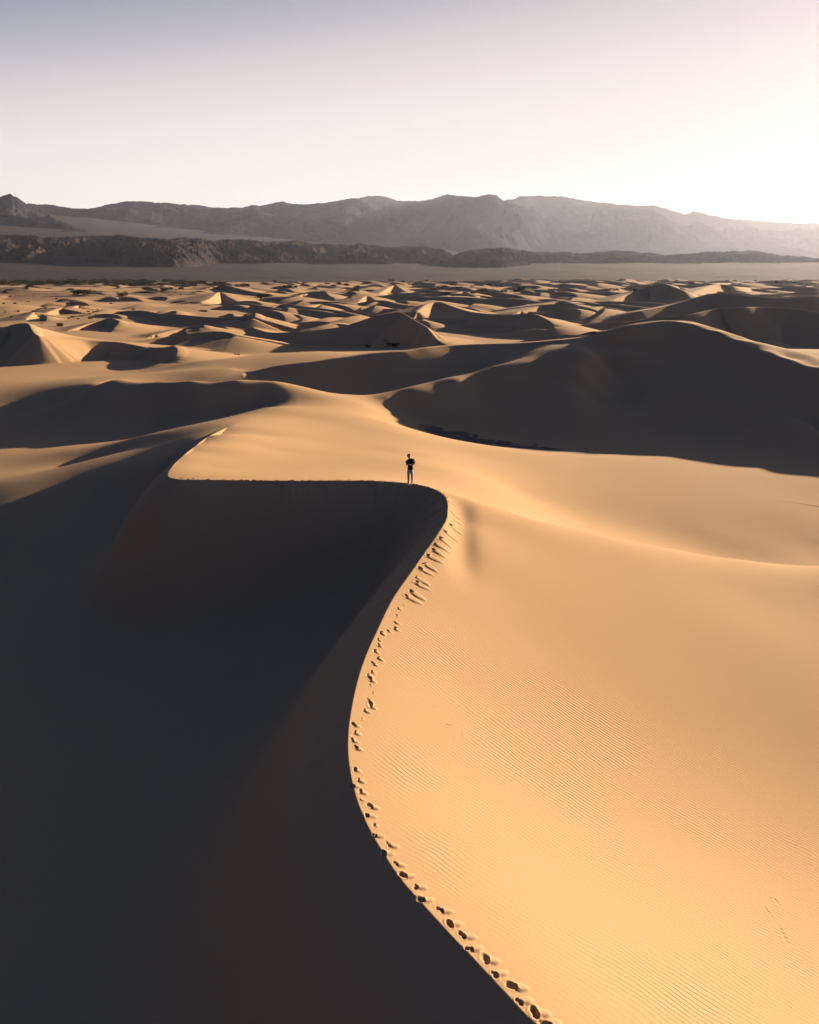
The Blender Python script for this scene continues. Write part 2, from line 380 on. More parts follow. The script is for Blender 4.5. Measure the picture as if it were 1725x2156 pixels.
# ------------------------------------------------------------------ build the ground sheet
def radii():
    out = [0.6, 2, 4, 6]; r = 7.5
    while r < 2700:
        if r < 11: dr = .12
        elif r < 55: dr = .036
        elif r < 62: dr = .05+(r-55)*.01
        elif r < 140: dr = .12*(r/62)**.9
        else: dr = .0019*r if r < 400 else .0025*r
        r += dr/Q; out.append(r)
    while r < 42000:
        r *= 1+.012/Q; out.append(r)
    return np.array(out)
def angles():
    a = list(np.arange(-29.5, 29.5, .058/Q)); st = .06; b = a[-1]
    right = []
    while b < 180:
        st *= 1.05; st = min(st, 2); b += st; right.append(b)
    right = [q for q in right if q < 179]
    left = [-q for q in right][::-1]
    return np.radians(np.array(left+a+right))

def grid_mesh(name, X, Y, Z, mat, closed=False, attrs={}):
    nr, nc = X.shape
    co = np.stack([X, Y, Z], -1).reshape(-1, 3).astype(np.float32)
    i = np.arange(nr*nc).reshape(nr, nc)
    if closed: i = np.concatenate([i, i[:, :1]], 1)
    a, b, c_, d = i[:-1, :-1], i[:-1, 1:], i[1:, 1:], i[1:, :-1]
    quads = np.stack([a, d, c_, b], -1).reshape(-1, 4).astype(np.int32)
    me = bpy.data.meshes.new(name)
    me.vertices.add(len(co)); me.vertices.foreach_set('co', co.ravel())
    n = len(quads)
    me.loops.add(n*4); me.loops.foreach_set('vertex_index', quads.ravel())
    me.polygons.add(n); me.polygons.foreach_set('loop_start', np.arange(0, n*4, 4, dtype=np.int32))
    me.polygons.foreach_set('use_smooth', np.ones(n, bool))
    for k, v in attrs.items():
        at_ = me.attributes.new(k, 'FLOAT', 'POINT'); at_.data.foreach_set('value', v.astype(np.float32).ravel())
    me.update(calc_edges=True)
    me.materials.append(mat)
    o = bpy.data.objects.new(name, me); COL.objects.link(o)
    return o

# ------------------------------------------------------------------ materials
def mat_new(name):
    m = bpy.data.materials.new(name); m.use_nodes = True
    nt = m.node_tree; nt.nodes.clear()
    out = nt.nodes.new('ShaderNodeOutputMaterial'); b = nt.nodes.new('ShaderNodeBsdfPrincipled')
    b.inputs['Roughness'].default_value = .9
    b.inputs['Specular IOR Level'].default_value = .15
    nt.links.new(b.outputs[0], out.inputs[0])
    return m, nt, b
def nd(nt, t, **k):
    n = nt.nodes.new(t)
    for a, v in k.items(): setattr(n, a, v)
    return n
def math_(nt, op, a, b=None, c3=None):
    n = nt.nodes.new('ShaderNodeMath'); n.operation = op
    for i, v in enumerate((a, b, c3)):
        if v is None: continue
        if isinstance(v, (int, float)): n.inputs[i].default_value = v
        else: nt.links.new(v, n.inputs[i])
    return n.outputs[0]
def mix_(nt, f, a, b):
    n = nt.nodes.new('ShaderNodeMix'); n.data_type = 'RGBA'
    for s, v in ((n.inputs[0], f), (n.inputs[6], a), (n.inputs[7], b)):
        if isinstance(v, (int, float)): s.default_value = v
        elif isinstance(v, tuple): s.default_value = v+(1,) if len(v) == 3 else v
        else: nt.links.new(v, s)
    return n.outputs[2]
def noise_(nt, vec, scale, detail=4, rough=.55, dist=0):
    n = nt.nodes.new('ShaderNodeTexNoise'); n.inputs['Scale'].default_value = scale
    n.inputs['Detail'].default_value = detail; n.inputs['Roughness'].default_value = rough
    n.inputs['Distortion'].default_value = dist
    nt.links.new(vec, n.inputs['Vector']); return n.outputs[0]
def plain_mat(name, col, rough=.8, spec=.2, var=.15, scale=20):
    m, nt, b = mat_new(name)
    g = nd(nt, 'ShaderNodeTexCoord')
    f = noise_(nt, g.outputs['Object'], scale, 3)
    cc = mix_(nt, f, tuple(v*(1-var) for v in col), tuple(min(1, v*(1+var)) for v in col))
    nt.links.new(cc, b.inputs['Base Color'])
    b.inputs['Roughness'].default_value = rough; b.inputs['Specular IOR Level'].default_value = spec
    return m

def sand_material():
    m, nt, b = mat_new('dune_sand')
    g = nd(nt, 'ShaderNodeNewGeometry'); pos = g.outputs['Position']
    A = lambda n: nd(nt, 'ShaderNodeAttribute', attribute_name=n).outputs['Fac']
    rip, plain, mud = A('ripple'), A('plain'), A('mud')
    # sand colour with faint broad patches and fine grain
    n1 = noise_(nt, pos, .06, 3); n2 = noise_(nt, pos, 9, 4, .7)
    sand = mix_(nt, n1, (.335, .208, .107), (.375, .236, .125))
    sand = mix_(nt, math_(nt, 'MULTIPLY', n2, .35), sand, (.27, .17, .09))
    # gravel plain
    p1 = noise_(nt, pos, .0022, 8, .68, .5); p2 = noise_(nt, pos, .012, 7, .75)
    gr = mix_(nt, p1, (.024, .018, .017), (.050, .036, .033))
    ramp = nd(nt, 'ShaderNodeMapRange'); ramp.inputs[1].default_value = .5; ramp.inputs[2].default_value = .62
    nt.links.new(p2, ramp.inputs[0])
    gr = mix_(nt, math_(nt, 'MULTIPLY', ramp.outputs[0], .6), gr, (.026, .023, .020))
    col = mix_(nt, plain, sand, gr)
    m1 = noise_(nt, pos, .9, 5, .65, .4)
    mr = nd(nt, 'ShaderNodeMapRange'); mr.inputs[1].default_value = .55; mr.inputs[2].default_value = .72
    nt.links.new(m1, mr.inputs[0])
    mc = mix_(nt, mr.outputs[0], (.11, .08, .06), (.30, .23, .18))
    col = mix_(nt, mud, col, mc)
    nt.links.new(col, b.inputs['Base Color'])
    # wind ripples
    mp = nd(nt, 'ShaderNodeMapping'); mp.inputs['Rotation'].default_value = (0, 0, math.radians(-54))
    nt.links.new(pos, mp.inputs['Vector'])
    sx = nd(nt, 'ShaderNodeSeparateXYZ'); nt.links.new(mp.outputs[0], sx.inputs[0])
    warp = noise_(nt, pos, .35, 3, .5); warp2 = noise_(nt, pos, 1.1, 3, .55)
    ph = math_(nt, 'ADD', math_(nt, 'MULTIPLY', sx.outputs[0], 34.0), math_(nt, 'MULTIPLY', warp, 26.0))
    ph = math_(nt, 'ADD', ph, math_(nt, 'MULTIPLY', warp2, 9.0))
    s = math_(nt, 'SINE', ph)
    s2 = math_(nt, 'SINE', math_(nt, 'ADD', ph, math_(nt, 'MULTIPLY', s, .5)))
    amp = noise_(nt, pos, .22, 3, .5)
    ar = nd(nt, 'ShaderNodeMapRange'); ar.inputs[1].default_value = .34; ar.inputs[2].default_value = .66
    nt.links.new(amp, ar.inputs[0])
    hgt = math_(nt, 'MULTIPLY', math_(nt, 'MULTIPLY', s2, ar.outputs[0]), math_(nt, 'MULTIPLY', rip, .0062))
    grain = math_(nt, 'MULTIPLY', noise_(nt, pos, 26, 3, .7), .006)
    mudh = math_(nt, 'MULTIPLY', math_(nt, 'MULTIPLY', m1, mud), .10)
    plh = math_(nt, 'MULTIPLY', math_(nt, 'MULTIPLY', p2, plain), 6.0)
    hgt = math_(nt, 'ADD', math_(nt, 'ADD', hgt, grain), math_(nt, 'ADD', mudh, plh))
    bp = nd(nt, 'ShaderNodeBump'); bp.inputs['Strength'].default_value = 1; bp.inputs['Distance'].default_value = 1
    nt.links.new(hgt, bp.inputs['Height']); nt.links.new(bp.outputs[0], b.inputs['Normal'])
    b.inputs['Roughness'].default_value = 1; b.inputs['Specular IOR Level'].default_value = .04
    return m

def build_ground():
    rr, aa = radii(), angles()
    Rg, Ag = np.meshgrid(rr, aa, indexing='ij')
    X = Rg*np.sin(Ag); Y = Rg*np.cos(Ag)
    print('ground grid', X.shape)
    Z = np.empty_like(X)
    near = Rg[:, 0] < 2500
    for s in range(0, int(near.sum()), 200):
        e = min(s+200, int(near.sum()))
        Z[s:e] = height_sand(X[s:e], Y[s:e])
    f = fan(X, Y)
    wv = 150*N2(X/400, Y/400)
    edge = sstep(1950, 2250, Rg+wv)
    Z[~near] = f[~near]
    Z = np.where(near[:, None], Z*(1-edge)+f*edge, f)
    # footprints
    ci = np.array([C1W[:, 0], C1W[:, 1]]).T
    tang = np.gradient(ci, axis=0)
    r0 = np.searchsorted(rr, 6); r1 = np.searchsorted(rr, 62)
    rs = rr[r0:r1]
    for i, (x, y, dr, s, spill, kind) in enumerate(STAMPS):
        k = np.argmin((ci[:, 0]-x)**2+(ci[:, 1]-y)**2); t = tang[k]/np.hypot(*tang[k])
        sd = (-1)**i*.14
        t = np.array([t[0]*math.cos(sd)-t[1]*math.sin(sd), t[0]*math.sin(sd)+t[1]*math.cos(sd)])
        nrm = np.array([t[1], -t[0]])          # towards the stoss (right) side
        r = math.hypot(x, y); a = math.atan2(x, y); ext = 1.6
        i0, i1 = np.searchsorted(rr, r-ext), np.searchsorted(rr, r+ext)
        j0, j1 = np.searchsorted(aa, a-ext/r), np.searchsorted(aa, a+ext/r)
        xs = X[i0:i1, j0:j1]-x; ys = Y[i0:i1, j0:j1]-y
        wob = .05*N3(xs*5+i*7, ys*5)+.03*N4(xs*11+i*5, ys*11)
        u = xs*t[0]+ys*t[1]; v = xs*nrm[0]+ys*nrm[1]
        h1, h2 = .8+.35*math.sin(i*2.7), .75+.3*math.cos(i*1.9); ro = .5*math.sin(i*4.3)
        ua, va = u*math.cos(ro)+v*math.sin(ro), v*math.cos(ro)-u*math.sin(ro)
        qa = np.sqrt(((ua-.055*s)/(.10*s*h1))**2+(va/(.078*s*h1))**2); qb = np.sqrt(((ua+.06*s)/(.085*s*h2))**2+((va-.012)/(.066*s*h2))**2)
        q = smin(qa, qb, .25)+wob*3.4
        pit = -.105*s*(1-sstep(.2, 1.15, q))*(.8+.3*math.sin(i*5.1))
        rim = (.022+.012*math.sin(i*3.3))*s*np.exp(-((q-1.4)/.38)**2)*(.6+.6*np.clip(v/(.1*s)*.5+.5, 0, 1))
        L = .20+spill*.36; hw = .125+spill*.075                   # apron of pushed sand on the downhill side
        uu = u+.03+.25*np.clip(v, 0, 1); vv = v-(.02+L*.5)*s
        ql = np.sqrt((uu/(hw*s*(1.1-.45*np.clip(v/(L*s+.1), 0, 1))))**2+(vv/(L*.62*s))**2)+wob*1.2
        lobe = (.040 if spill < .5 else .032)*s*(1-sstep(.5, 1.02, ql))*(1 if kind > 0 else .3)
        pit *= (1 if kind > 0 else .8)
        Z[i0:i1, j0:j1] += pit+rim*.7+lobe*sstep(.8, 1.3, q)
    # two old scrapes in the rippled slope
    for line in ([(938,1526),(955,1530),(970,1541),(972,1549),(963,1555)], [(1632,1893),(1645,1912),(1668,1950)], [(1612,1912),(1640,1950),(1662,1992)]):
        L3 = []
        for a_, b_ in line:
            zz_ = -3.0
            for _k in range(12):
                x_, y_, _ = at(a_, b_, zz_); zz_ = .5*zz_+.5*float(tps_eval(NEAR, np.array([x_]), np.array([y_]))[0])
            L3.append((x_, y_))
        L3 = np.array(L3); r_ = np.hypot(L3[:, 0], L3[:, 1]); a__ = np.arctan2(L3[:, 0], L3[:, 1])
        i0, i1 = np.searchsorted(rr, r_.min()-.4), np.searchsorted(rr, r_.max()+.4); j0, j1 = np.searchsorted(aa, a__.min()-.02), np.searchsorted(aa, a__.max()+.02)
        dd, _ = nearest(L3, X[i0:i1, j0:j1], Y[i0:i1, j0:j1])
        brk = np.clip(.5+.8*N3(X[i0:i1, j0:j1]*3, Y[i0:i1, j0:j1]*3), 0, 1)
        Z[i0:i1, j0:j1] += brk*(-.018*np.exp(-(dd/.04)**2)+.007*np.exp(-((np.abs(dd)-.09)/.05)**2))
    # attributes
    S_ = np.r_[0, np.cumsum(np.hypot(*np.diff(C1W[:, :2], axis=0).T))]
    Cs = np.c_[C1W[:, :2], S_, C1W[:, 2]]
    d, (s_, _z) = nearest(Cs[::2], X[r0:r1], Y[r0:r1])
    dp = np.maximum(d, 0)
    tong = N4(s_*1.7+3, dp*.12)*.05+N3(s_*4.1, dp*.2)*.022
    busy = .35+.65*np.exp(-((s_-S_[np.argmin(np.hypot(C1W[:, 0], C1W[:, 1]-51.5))])/7)**2)
    Z[r0:r1] += tong*busy*sstep(.0, .5, dp)*np.exp(-dp/4.5)
    # the soft fold that leaves the bend of the crest
    fx = X[r0:r1]-(3.1+.05*(Y[r0:r1]-45)); fy = Y[r0:r1]
    Z[r0:r1] -= .24*(np.exp(-(fx/.75)**2)-.45*np.exp(-((fx+1.15)/.5)**2))*sstep(36, 43, fy)*(1-sstep(48, 52, fy))*(d < 0)
    rip = np.zeros_like(X)
    mask = sstep(.35, 1.6, -d)*(1-sstep(27, 44, Rg[r0:r1]))+sstep(3, 8, d)*.35*(1-sstep(25, 45, Rg[r0:r1]))
    rip[r0:r1] = mask*(1-.55*sstep(7, 17, -d))
    plain = sstep(1800, 2150, Rg+wv)
    # bare gravelly flats at the far left of the sand
    pl2 = sstep(.0, .6, N1(X/70+9, Y/70)+.5)*sstep(700, 1000, Rg)*(1-sstep(-.30, -.12, X/Rg))*.7
    # dry mud pan in the hollow
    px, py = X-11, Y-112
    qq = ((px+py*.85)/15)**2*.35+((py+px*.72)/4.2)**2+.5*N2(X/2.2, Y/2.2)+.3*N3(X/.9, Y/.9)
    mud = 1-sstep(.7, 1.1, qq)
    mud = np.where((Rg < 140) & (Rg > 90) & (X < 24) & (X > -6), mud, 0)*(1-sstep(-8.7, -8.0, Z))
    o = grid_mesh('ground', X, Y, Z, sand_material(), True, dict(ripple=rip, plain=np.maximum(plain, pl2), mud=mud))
    o['kind'] = 'structure'
    return rr, aa, Z
RR, AA, ZZ = build_ground()
def ground_z(x, y):
    r = math.hypot(x, y); a = math.atan2(x, y)
    i = int(np.clip(np.searchsorted(RR, r)-1, 0, len(RR)-2)); j = int(np.clip(np.searchsorted(AA, a)-1, 0, len(AA)-2))
    fi = (r-RR[i])/(RR[i+1]-RR[i]); fj = (a-AA[j])/(AA[j+1]-AA[j])
    return float((ZZ[i, j]*(1-fj)+ZZ[i, j+1]*fj)*(1-fi)+(ZZ[i+1, j]*(1-fj)+ZZ[i+1, j+1]*fj)*fi)

# ------------------------------------------------------------------ hills and mountains
def ridged(x, y, octs, seed):
    n = [N1, N2, N3, N4][seed % 4]; out = 0; a = 1; s = 0
    for k in range(octs):
        v = 1-np.abs(n(x*2**k+k*13.7, y*2**k+seed*5.1))*1.1
        out = out+a*np.clip(v, -1, 1); s += a; a *= .52
    return out/s
def rock_mat(name, dark, light, scale):
    m, nt, b = mat_new(name)
    g = nd(nt, 'ShaderNodeNewGeometry'); pos = g.outputs['Position']
    n1 = noise_(nt, pos, scale, 7, .62, .3); n2 = noise_(nt, pos, scale*9, 5, .7)
    mr = nd(nt, 'ShaderNodeMapRange'); mr.inputs[1].default_value = .38; mr.inputs[2].default_value = .64
    nt.links.new(n1, mr.inputs[0])
    nt.links.new(mix_(nt, mr.outputs[0], dark, light), b.inputs['Base Color'])
    bp = nd(nt, 'ShaderNodeBump'); bp.inputs['Strength'].default_value = 1; bp.inputs['Distance'].default_value = 1
    nt.links.new(math_(nt, 'ADD', math_(nt, 'MULTIPLY', n1, .12/scale), math_(nt, 'MULTIPLY', n2, .02/scale)), bp.inputs['Height'])
    nt.links.new(bp.outputs[0], b.inputs['Normal'])
    b.inputs['Roughness'].default_value = 1; b.inputs['Specular IOR Level'].default_value = 0
    return m
def range_mesh(name, mat, table, rc, depth_front, depth_back, naz, nr, nscale, namp, px0=-380, px1=2110, seed=0, sharp=1.0, crestvar=0):
    pxs = np.linspace(px0, px1, naz)
    tx = [t[0] for t in table]; ty = [t[1] for t in table]
    # distance of the crest line wanders a little
    rcv = rc*(1+crestvar*N2(pxs/170+seed*3, pxs*0+seed))
    ys_ = np.interp(pxs, tx, ty); top = tane(ys_); kx = tanx(pxs, ys_)
    t = np.linspace(-1, 1, nr)
    TT, PX = np.meshgrid(t, pxs, indexing='ij')
    D = rcv[None]+np.where(TT < 0, TT*depth_front, TT*depth_back)
    X = D*kx[None]; Y = D
    zt = top[None]*rcv[None]*math.sqrt(1)+CAMH
    base = fan(X, Y)-6
    shape = 1-np.abs(TT)**1.0
    shape = np.where(TT < 0, (1-np.abs(TT))**sharp, 1-np.abs(TT)**1.4)
    n = ridged(X/nscale, Y/nscale, 8, seed)
    env = 4*shape*(1-shape)
    hgt = np.maximum(zt-base, 0)
    Z = base+hgt*shape+(n-.55)*namp*hgt*(env*.95+.05*(shape > .02))
    Z = np.where((np.abs(TT) > .999), base-20, Z)
    # silhouettes must follow the table: nothing in front may rise above the crest ray
    ray = CAMH+top[None]*D+0*Z
    Z = np.where(TT < 0, np.minimum(Z, ray-.002*D*(1-shape)), np.minimum(Z, ray-.0035*D*TT))
    o = grid_mesh(name, X, Y, Z, mat)
    o['kind'] = 'structure'
    return o
q = max(.4, Q)
rk1 = rock_mat('dark_hill_rock', (.020, .017, .018), (.045, .033, .029), .004)
rk2 = rock_mat('mountain_rock', (.013, .015, .021), (.036, .033, .036), .0011)
def jag(tab, amp, seed, step=4):
    r = np.random.default_rng(seed); xs = np.arange(-400, 2130, step)
    ys = np.interp(xs, [a for a, b in tab], [b for a, b in tab])
    k = r.standard_normal(len(xs)); k2 = np.convolve(r.standard_normal(len(xs)), np.ones(5)/2.2, 'same')
    return list(zip(xs, ys+amp*(k*.5+k2)))
range_mesh('rocky_hills', rk1, jag([(-700,500),(-300,497),(0,495),(40,493),(60,496),(120,499),(200,496),(270,496),(330,502),(390,500),(450,505),(520,504),(560,509),(620,507),(700,514),(760,513),(800,518),(860,517),(930,522),(955,536),
    (985,526),(1050,521),(1130,530),(1250,532),(1300,526),(1400,536),(1520,529),(1580,527),(1650,537),(1725,543),(2400,548)], .8, 3), 4900, 1000, 900, int(1900*q), int(200*q), 190, .55, seed=1, sharp=.75, crestvar=.05)
range_mesh('mountains', rk2, jag([(-700,420),(-200,435),(0,452),(60,428),(110,431),(180,441),(240,426),(280,421),(330,424),(390,430),(450,436),(500,438),(560,430),(595,425),(640,430),(700,424),(750,417),(785,412),(798,410),(812,414),(850,423),(910,420),(930,410),(945,406),(975,411),(1000,415),
    (1030,407),(1045,410),(1060,421),(1105,410),(1180,412),(1230,421),(1300,430),(1380,432),(1440,450),(1460,444),(1520,457),(1600,464),(1725,471),(2400,480)], .8, 5), 14500, 5200, 5000, int(1700*q), int(260*q), 1300, .46, seed=2, sharp=1.15, crestvar=.06)
range_mesh('near_mountain', rk2, jag([(-700,440),(-300,425),(-60,430),(-20,418),(0,414),(20,407),(40,418),(70,440),(95,455),(104,450),(130,463),(180,482),(240,500),(300,520),(2400,600)], .6, 8), 9000, 2300, 2500, int(700*q), int(160*q), 800, .5, px1=330, seed=3, sharp=1.1, crestvar=.02)

# ------------------------------------------------------------------ bushes

def tag(o, label=None, cat=None, group=None):
    if label: o['label'] = label
    if cat: o['category'] = cat
    if group: o['group'] = group
def link(name, me, mat, parent=None):
    o = bpy.data.objects.new(name, me); COL.objects.link(o)
    if mat: me.materials.append(mat)
    if parent: o.parent = parent
    return o
def hit(px, py):
    """where the line of sight through a photo pixel meets the ground"""
    dx, dy, dz = at(px, py, CAMH-1); dz = -1.0; t = 10.0; prev = t
    while t < 400:
        x, y, z = dx*t, dy*t, CAMH-t
        if math.hypot(x, y) > 6000: break
        if z < ground_z(x, y):
            a_, b_ = prev, t
            for _ in range(20):
                m_ = (a_+b_)/2
                if CAMH-m_ < ground_z(dx*m_, dy*m_): b_ = m_
                else: a_ = m_
            return dx*b_, dy*b_
        prev = t; t *= 1.004
    return None
leaf_m = plain_mat('shrub_leaves', (.045, .048, .024), .8, .15, .35, 3)
dry_m = plain_mat('dry_grass', (.26, .19, .10), .9, .1, .3, 9)
stem_m = plain_mat('shrub_stems', (.10, .07, .05), .9, .1, .3, 6)
def foliage_mesh(seed, n, leaf, lobes):
    r = np.random.default_rng(seed); V = []; Fc = []
    cs = [(r.uniform(-.75, .75), r.uniform(-.5, .5), r.uniform(.15, .45), r.uniform(.25, .5)) for _ in range(lobes)]
    for i in range(n):
        cx, cy, cz, R_ = cs[r.integers(lobes)]
        d = r.standard_normal(3); d /= np.linalg.norm(d); q_ = R_*r.uniform(.45, 1.05)
        p = np.array([cx+d[0]*q_, cy+d[1]*q_, max(.0, cz+d[2]*q_*.8)])
        a = r.standard_normal(3); a /= np.linalg.norm(a); b = np.cross(a, r.standard_normal(3)); b /= np.linalg.norm(b)
        s_ = leaf*r.uniform(.5, 1.5); k = len(V)
        V += [p-a*s_, p+b*s_*.5, p+a*s_, p-b*s_*.5]; Fc.append((k, k+1, k+2, k+3))
    me = bpy.data.meshes.new('foliage'); me.from_pydata([tuple(v) for v in V], [], Fc); return me
def stems_mesh(seed, n, spread, h, rad):
    r = random.Random(seed); bm = bmesh.new()
    for i in range(n):
        a = r.uniform(0, 6.28); l = r.uniform(.4, 1)*spread; hh = h*r.uniform(.5, 1)
        pts = [Vector((0, 0, -.15)), Vector((math.cos(a)*l*.4, math.sin(a)*l*.3, hh*.5)), Vector((math.cos(a)*l, math.sin(a)*l*.7, hh))]
        ring = []
        for j, p in enumerate(pts):
            rr_ = rad*(1-.4*j); ring.append([bm.verts.new(p+Vector((math.cos(t)*rr_, math.sin(t)*rr_, 0))) for t in (0, 1.57, 3.14, 4.71)])
        for j in range(2):
            for t in range(4): bm.faces.new((ring[j][t], ring[j][(t+1) % 4], ring[j+1][(t+1) % 4], ring[j+1][t]))
    me = bpy.data.meshes.new('stem'); bm.to_mesh(me); bm.free(); return me
SHRUB = []
for k in range(4):
    fm = foliage_mesh(k+3, 1500, .05, 6+k); fm.materials.append(leaf_m)
    sm = stems_mesh(k, 9, .6, .55, .03); sm.materials.append(stem_m)
    SHRUB.append((fm, sm))
TUFT = []
for k in range(2):
    fm = foliage_mesh(k+30, 260, .09, 4); fm.materials.append(dry_m)
    sm = stems_mesh(k+9, 12, .7, .6, .02); sm.materials.append(stem_m)
    TUFT.append((fm, sm))
brnd = random.Random(11)
def shrub(px, py, wpx, hpx, label, group=None, kind=SHRUB, name='desert_shrub', cat='shrub'):
    h_ = hit(px, py)
    if not h_: return
    x, y = h_; D = y*cp+(CAMH-ground_z(x, y))*sp
    W = wpx/F*D/2/.95; H = hpx/F*D/.72
    e = bpy.data.objects.new(name, None); COL.objects.link(e); e.empty_display_size = .2
    e.location = (x, y, ground_z(x, y)-.06*H); e.rotation_euler = (0, 0, brnd.uniform(-.4, .4)+(math.pi if brnd.random() < .5 else 0))
    e.scale = (W, W*brnd.uniform(.7, 1), H)
    fm, sm = kind[brnd.randrange(len(kind))]
    f_ = bpy.data.objects.new('foliage', fm); s_ = bpy.data.objects.new('stem', sm)
    for o_ in (f_, s_): COL.objects.link(o_); o_.parent = e
    tag(e, label, cat, group)
shrub(828, 727, 27, 8, 'green shrub lying low on the shaded sand in front of the long dark dune')
shrub(776, 731, 12, 7, 'small round green shrub just left of the low green shrub mid field')
shrub(811, 718, 8, 3, 'tiny shrub between the two green shrubs and the shaded slope behind them')
shrub(130, 687, 20, 9, 'dark round shrub in the hollow behind the left hand dune crest')
shrub(500, 747, 15, 5, 'dry straw coloured tuft alone on the bright sand near the centre left', kind=TUFT, name='grass_tuft', cat='grass tuft')
shrub(185, 619, 62, 12, 'widest dark green shrub mound on the flat sand at far left')
shrub(258, 623, 25, 11, 'compact dark shrub just right of the widest shrub mound at far left')
shrub(548, 627, 42, 9, 'broad green shrub in the sand hollow left of the frame centre')
shrub(1643, 596, 24, 9, 'tallest clump of shrubs on the skyline of dunes at far right')
shrub(740, 613, 32, 9, 'wide dark shrub on the dunes just left of the frame centre')
shrub(610, 606, 34, 8, 'wide low shrub between far dunes left of the centre')
for q_ in [(153,668,14),(143,671,8),(166,672,12),(192,671,12),(188,657,10),(190,662,8),(205,653,9),(256,660,12),(75,656,14),(40,656,9),(96,650,8),(111,650,12),(24,668,6),(12,658,9),(89,681,8),(176,644,12),(281,652,8),(30,640,8),(60,636,8),(8,640,7),(120,630,8),(235,640,8),(330,632,9),(380,621,10),(20,625,9),(70,622,7),(150,636,7)]:
    shrub(q_[0], q_[1], q_[2], 3.6, 'small dry bush scattered on the flat sand at the far left', 'small dry bushes on the left hand sand flats', SHRUB if brnd.random() < .6 else TUFT, 'dry_bush', 'bush')
for q_ in [(912,611,14,6),(930,607,30,8),(938,619,20,6),(966,607,13,5),(998,618,13,6),(1013,613,26,8),(1026,620,14,5),(1101,610,24,8),(1062,614,14,5),(1055,604,10,4),(876,602,14,7),(950,601,12,5),(1029,601,11,5),(1086,615,22,6),(1161,612,15,6),(1125,608,14,5),
           (732,601,14,6),(750,605,17,5),(641,597,12,4),(577,594,12,5),(512,604,36,9),(824,592,12,6),(850,594,12,5),(900,592,10,4),(780,596,14,4),(690,598,12,4)]:
    shrub(q_[0], q_[1], q_[2], q_[3], 'green shrub growing between the small far dunes near the middle of the frame', 'shrubs between the far dunes')
for q_ in [(1661,595,14,6),(1675,596,12,5),(1687,597,12,4),(1457,597,13,4),(1532,592,9,3),(1547,592,9,3),(1296,611,13,5),(1340,613,15,5),(1480,594,10,3),(1250,592,9,3),(1180,593,9,3),(1390,592,9,3),(1590,592,10,3)]:
    shrub(q_[0], q_[1], q_[2], q_[3], 'small dark shrub among the shaded far dunes on the right', 'shrubs among the right hand far dunes')
for i_ in range(95):
    px_ = brnd.uniform(-5, 470); py_ = brnd.uniform(592, 602)+(2 if px_ > 380 else 0)
    shrub(px_, py_, brnd.uniform(14, 38), brnd.uniform(4, 8), 'dark green shrub in the dense belt along the far left edge of the dunes', 'shrub belt at the far left edge of the dunes')
for i_ in range(14):
    shrub(brnd.uniform(305, 392), brnd.uniform(608, 613), brnd.uniform(12, 22), brnd.uniform(4, 6), 'dark shrub in the dense thicket in front of the far left shrub belt', 'thicket in front of the shrub belt')

# ------------------------------------------------------------------ person
def skin_obj(name, mat, parent, nodes, edges, root, sub=2, flat={}):
    """nodes: name -> (x, y, z, radius[, radius_y])"""
    names = list(nodes); idx = {n_: i for i, n_ in enumerate(names)}
    me = bpy.data.meshes.new(name)
    me.from_pydata([nodes[n_][:3] for n_ in names], [(idx[a], idx[b]) for a, b in edges], [])
    o = link(name, me, mat, parent)
    md = o.modifiers.new('skin', 'SKIN'); md.use_smooth_shade = True; md.branch_smoothing = .4
    for n_ in names:
        v = me.skin_vertices[0].data[idx[n_]]; r_ = nodes[n_][3:]
        v.radius = (r_[0], r_[1] if len(r_) > 1 else r_[0]); v.use_root = (n_ == root)
    sb = o.modifiers.new('subdivision', 'SUBSURF'); sb.levels = sub; sb.render_levels = sub
    return o
skin_m = plain_mat('skin', (.36, .21, .15), .6, .3, .05, 20)
shirt_m = plain_mat('black_cotton', (.012, .012, .014), .9, .1, .2, 60)
shorts_m = plain_mat('grey_cotton', (.40, .41, .43), .9, .1, .15, 60)
hair_m = plain_mat('dark_hair', (.008, .006, .005), .95, 0, .3, 80)
white_m = plain_mat('white_canvas', (.62, .61, .60), .8, .2, .05, 60)
per = bpy.data.objects.new('person', None); COL.objects.link(per)
tag(per, 'person in black t-shirt and grey shorts standing on the crest with head bowed', 'person')
FL, FR = (-.105, -.05), (.105, .05)        # feet: picture left, picture right
L_ = lambda a, b, t: tuple(a[i]+(b[i]-a[i])*t for i in range(3))
SHL, SHR = (-.135, -.07, 1.44), (.175, .06, 1.46)
ELL, ELR = (-.20, -.13, 1.15), (.24, .02, 1.17)
WRL, WRR = (-.225, -.27, 1.36), (.03, -.20, 1.20)
HD = (-.075, -.11, 1.665)
B = {'pelvis': (0, 0, .93, .10, .085), 'waist': (.005, -.005, 1.08, .095, .075), 'chest': (.015, -.01, 1.28, .105, .08), 'neckbase': (.028, -.01, 1.475, .055, .052),
     'neck': (-.005, -.04, 1.545, .056), 'jaw': (-.06, -.115, 1.60, .062, .066), 'skull': HD+(.088, .095), 'crown': (-.085, -.09, 1.735, .07, .075), 'nose': (-.115, -.205, 1.635, .014),
     'ear_a': (-.165, -.085, 1.66, .016), 'ear_b': (.012, -.125, 1.655, .016)}
E = [('pelvis', 'waist'), ('waist', 'chest'), ('chest', 'neckbase'), ('neckbase', 'neck'), ('neck', 'jaw'), ('jaw', 'skull'), ('skull', 'crown'), ('skull', 'nose'), ('skull', 'ear_a'), ('skull', 'ear_b')]
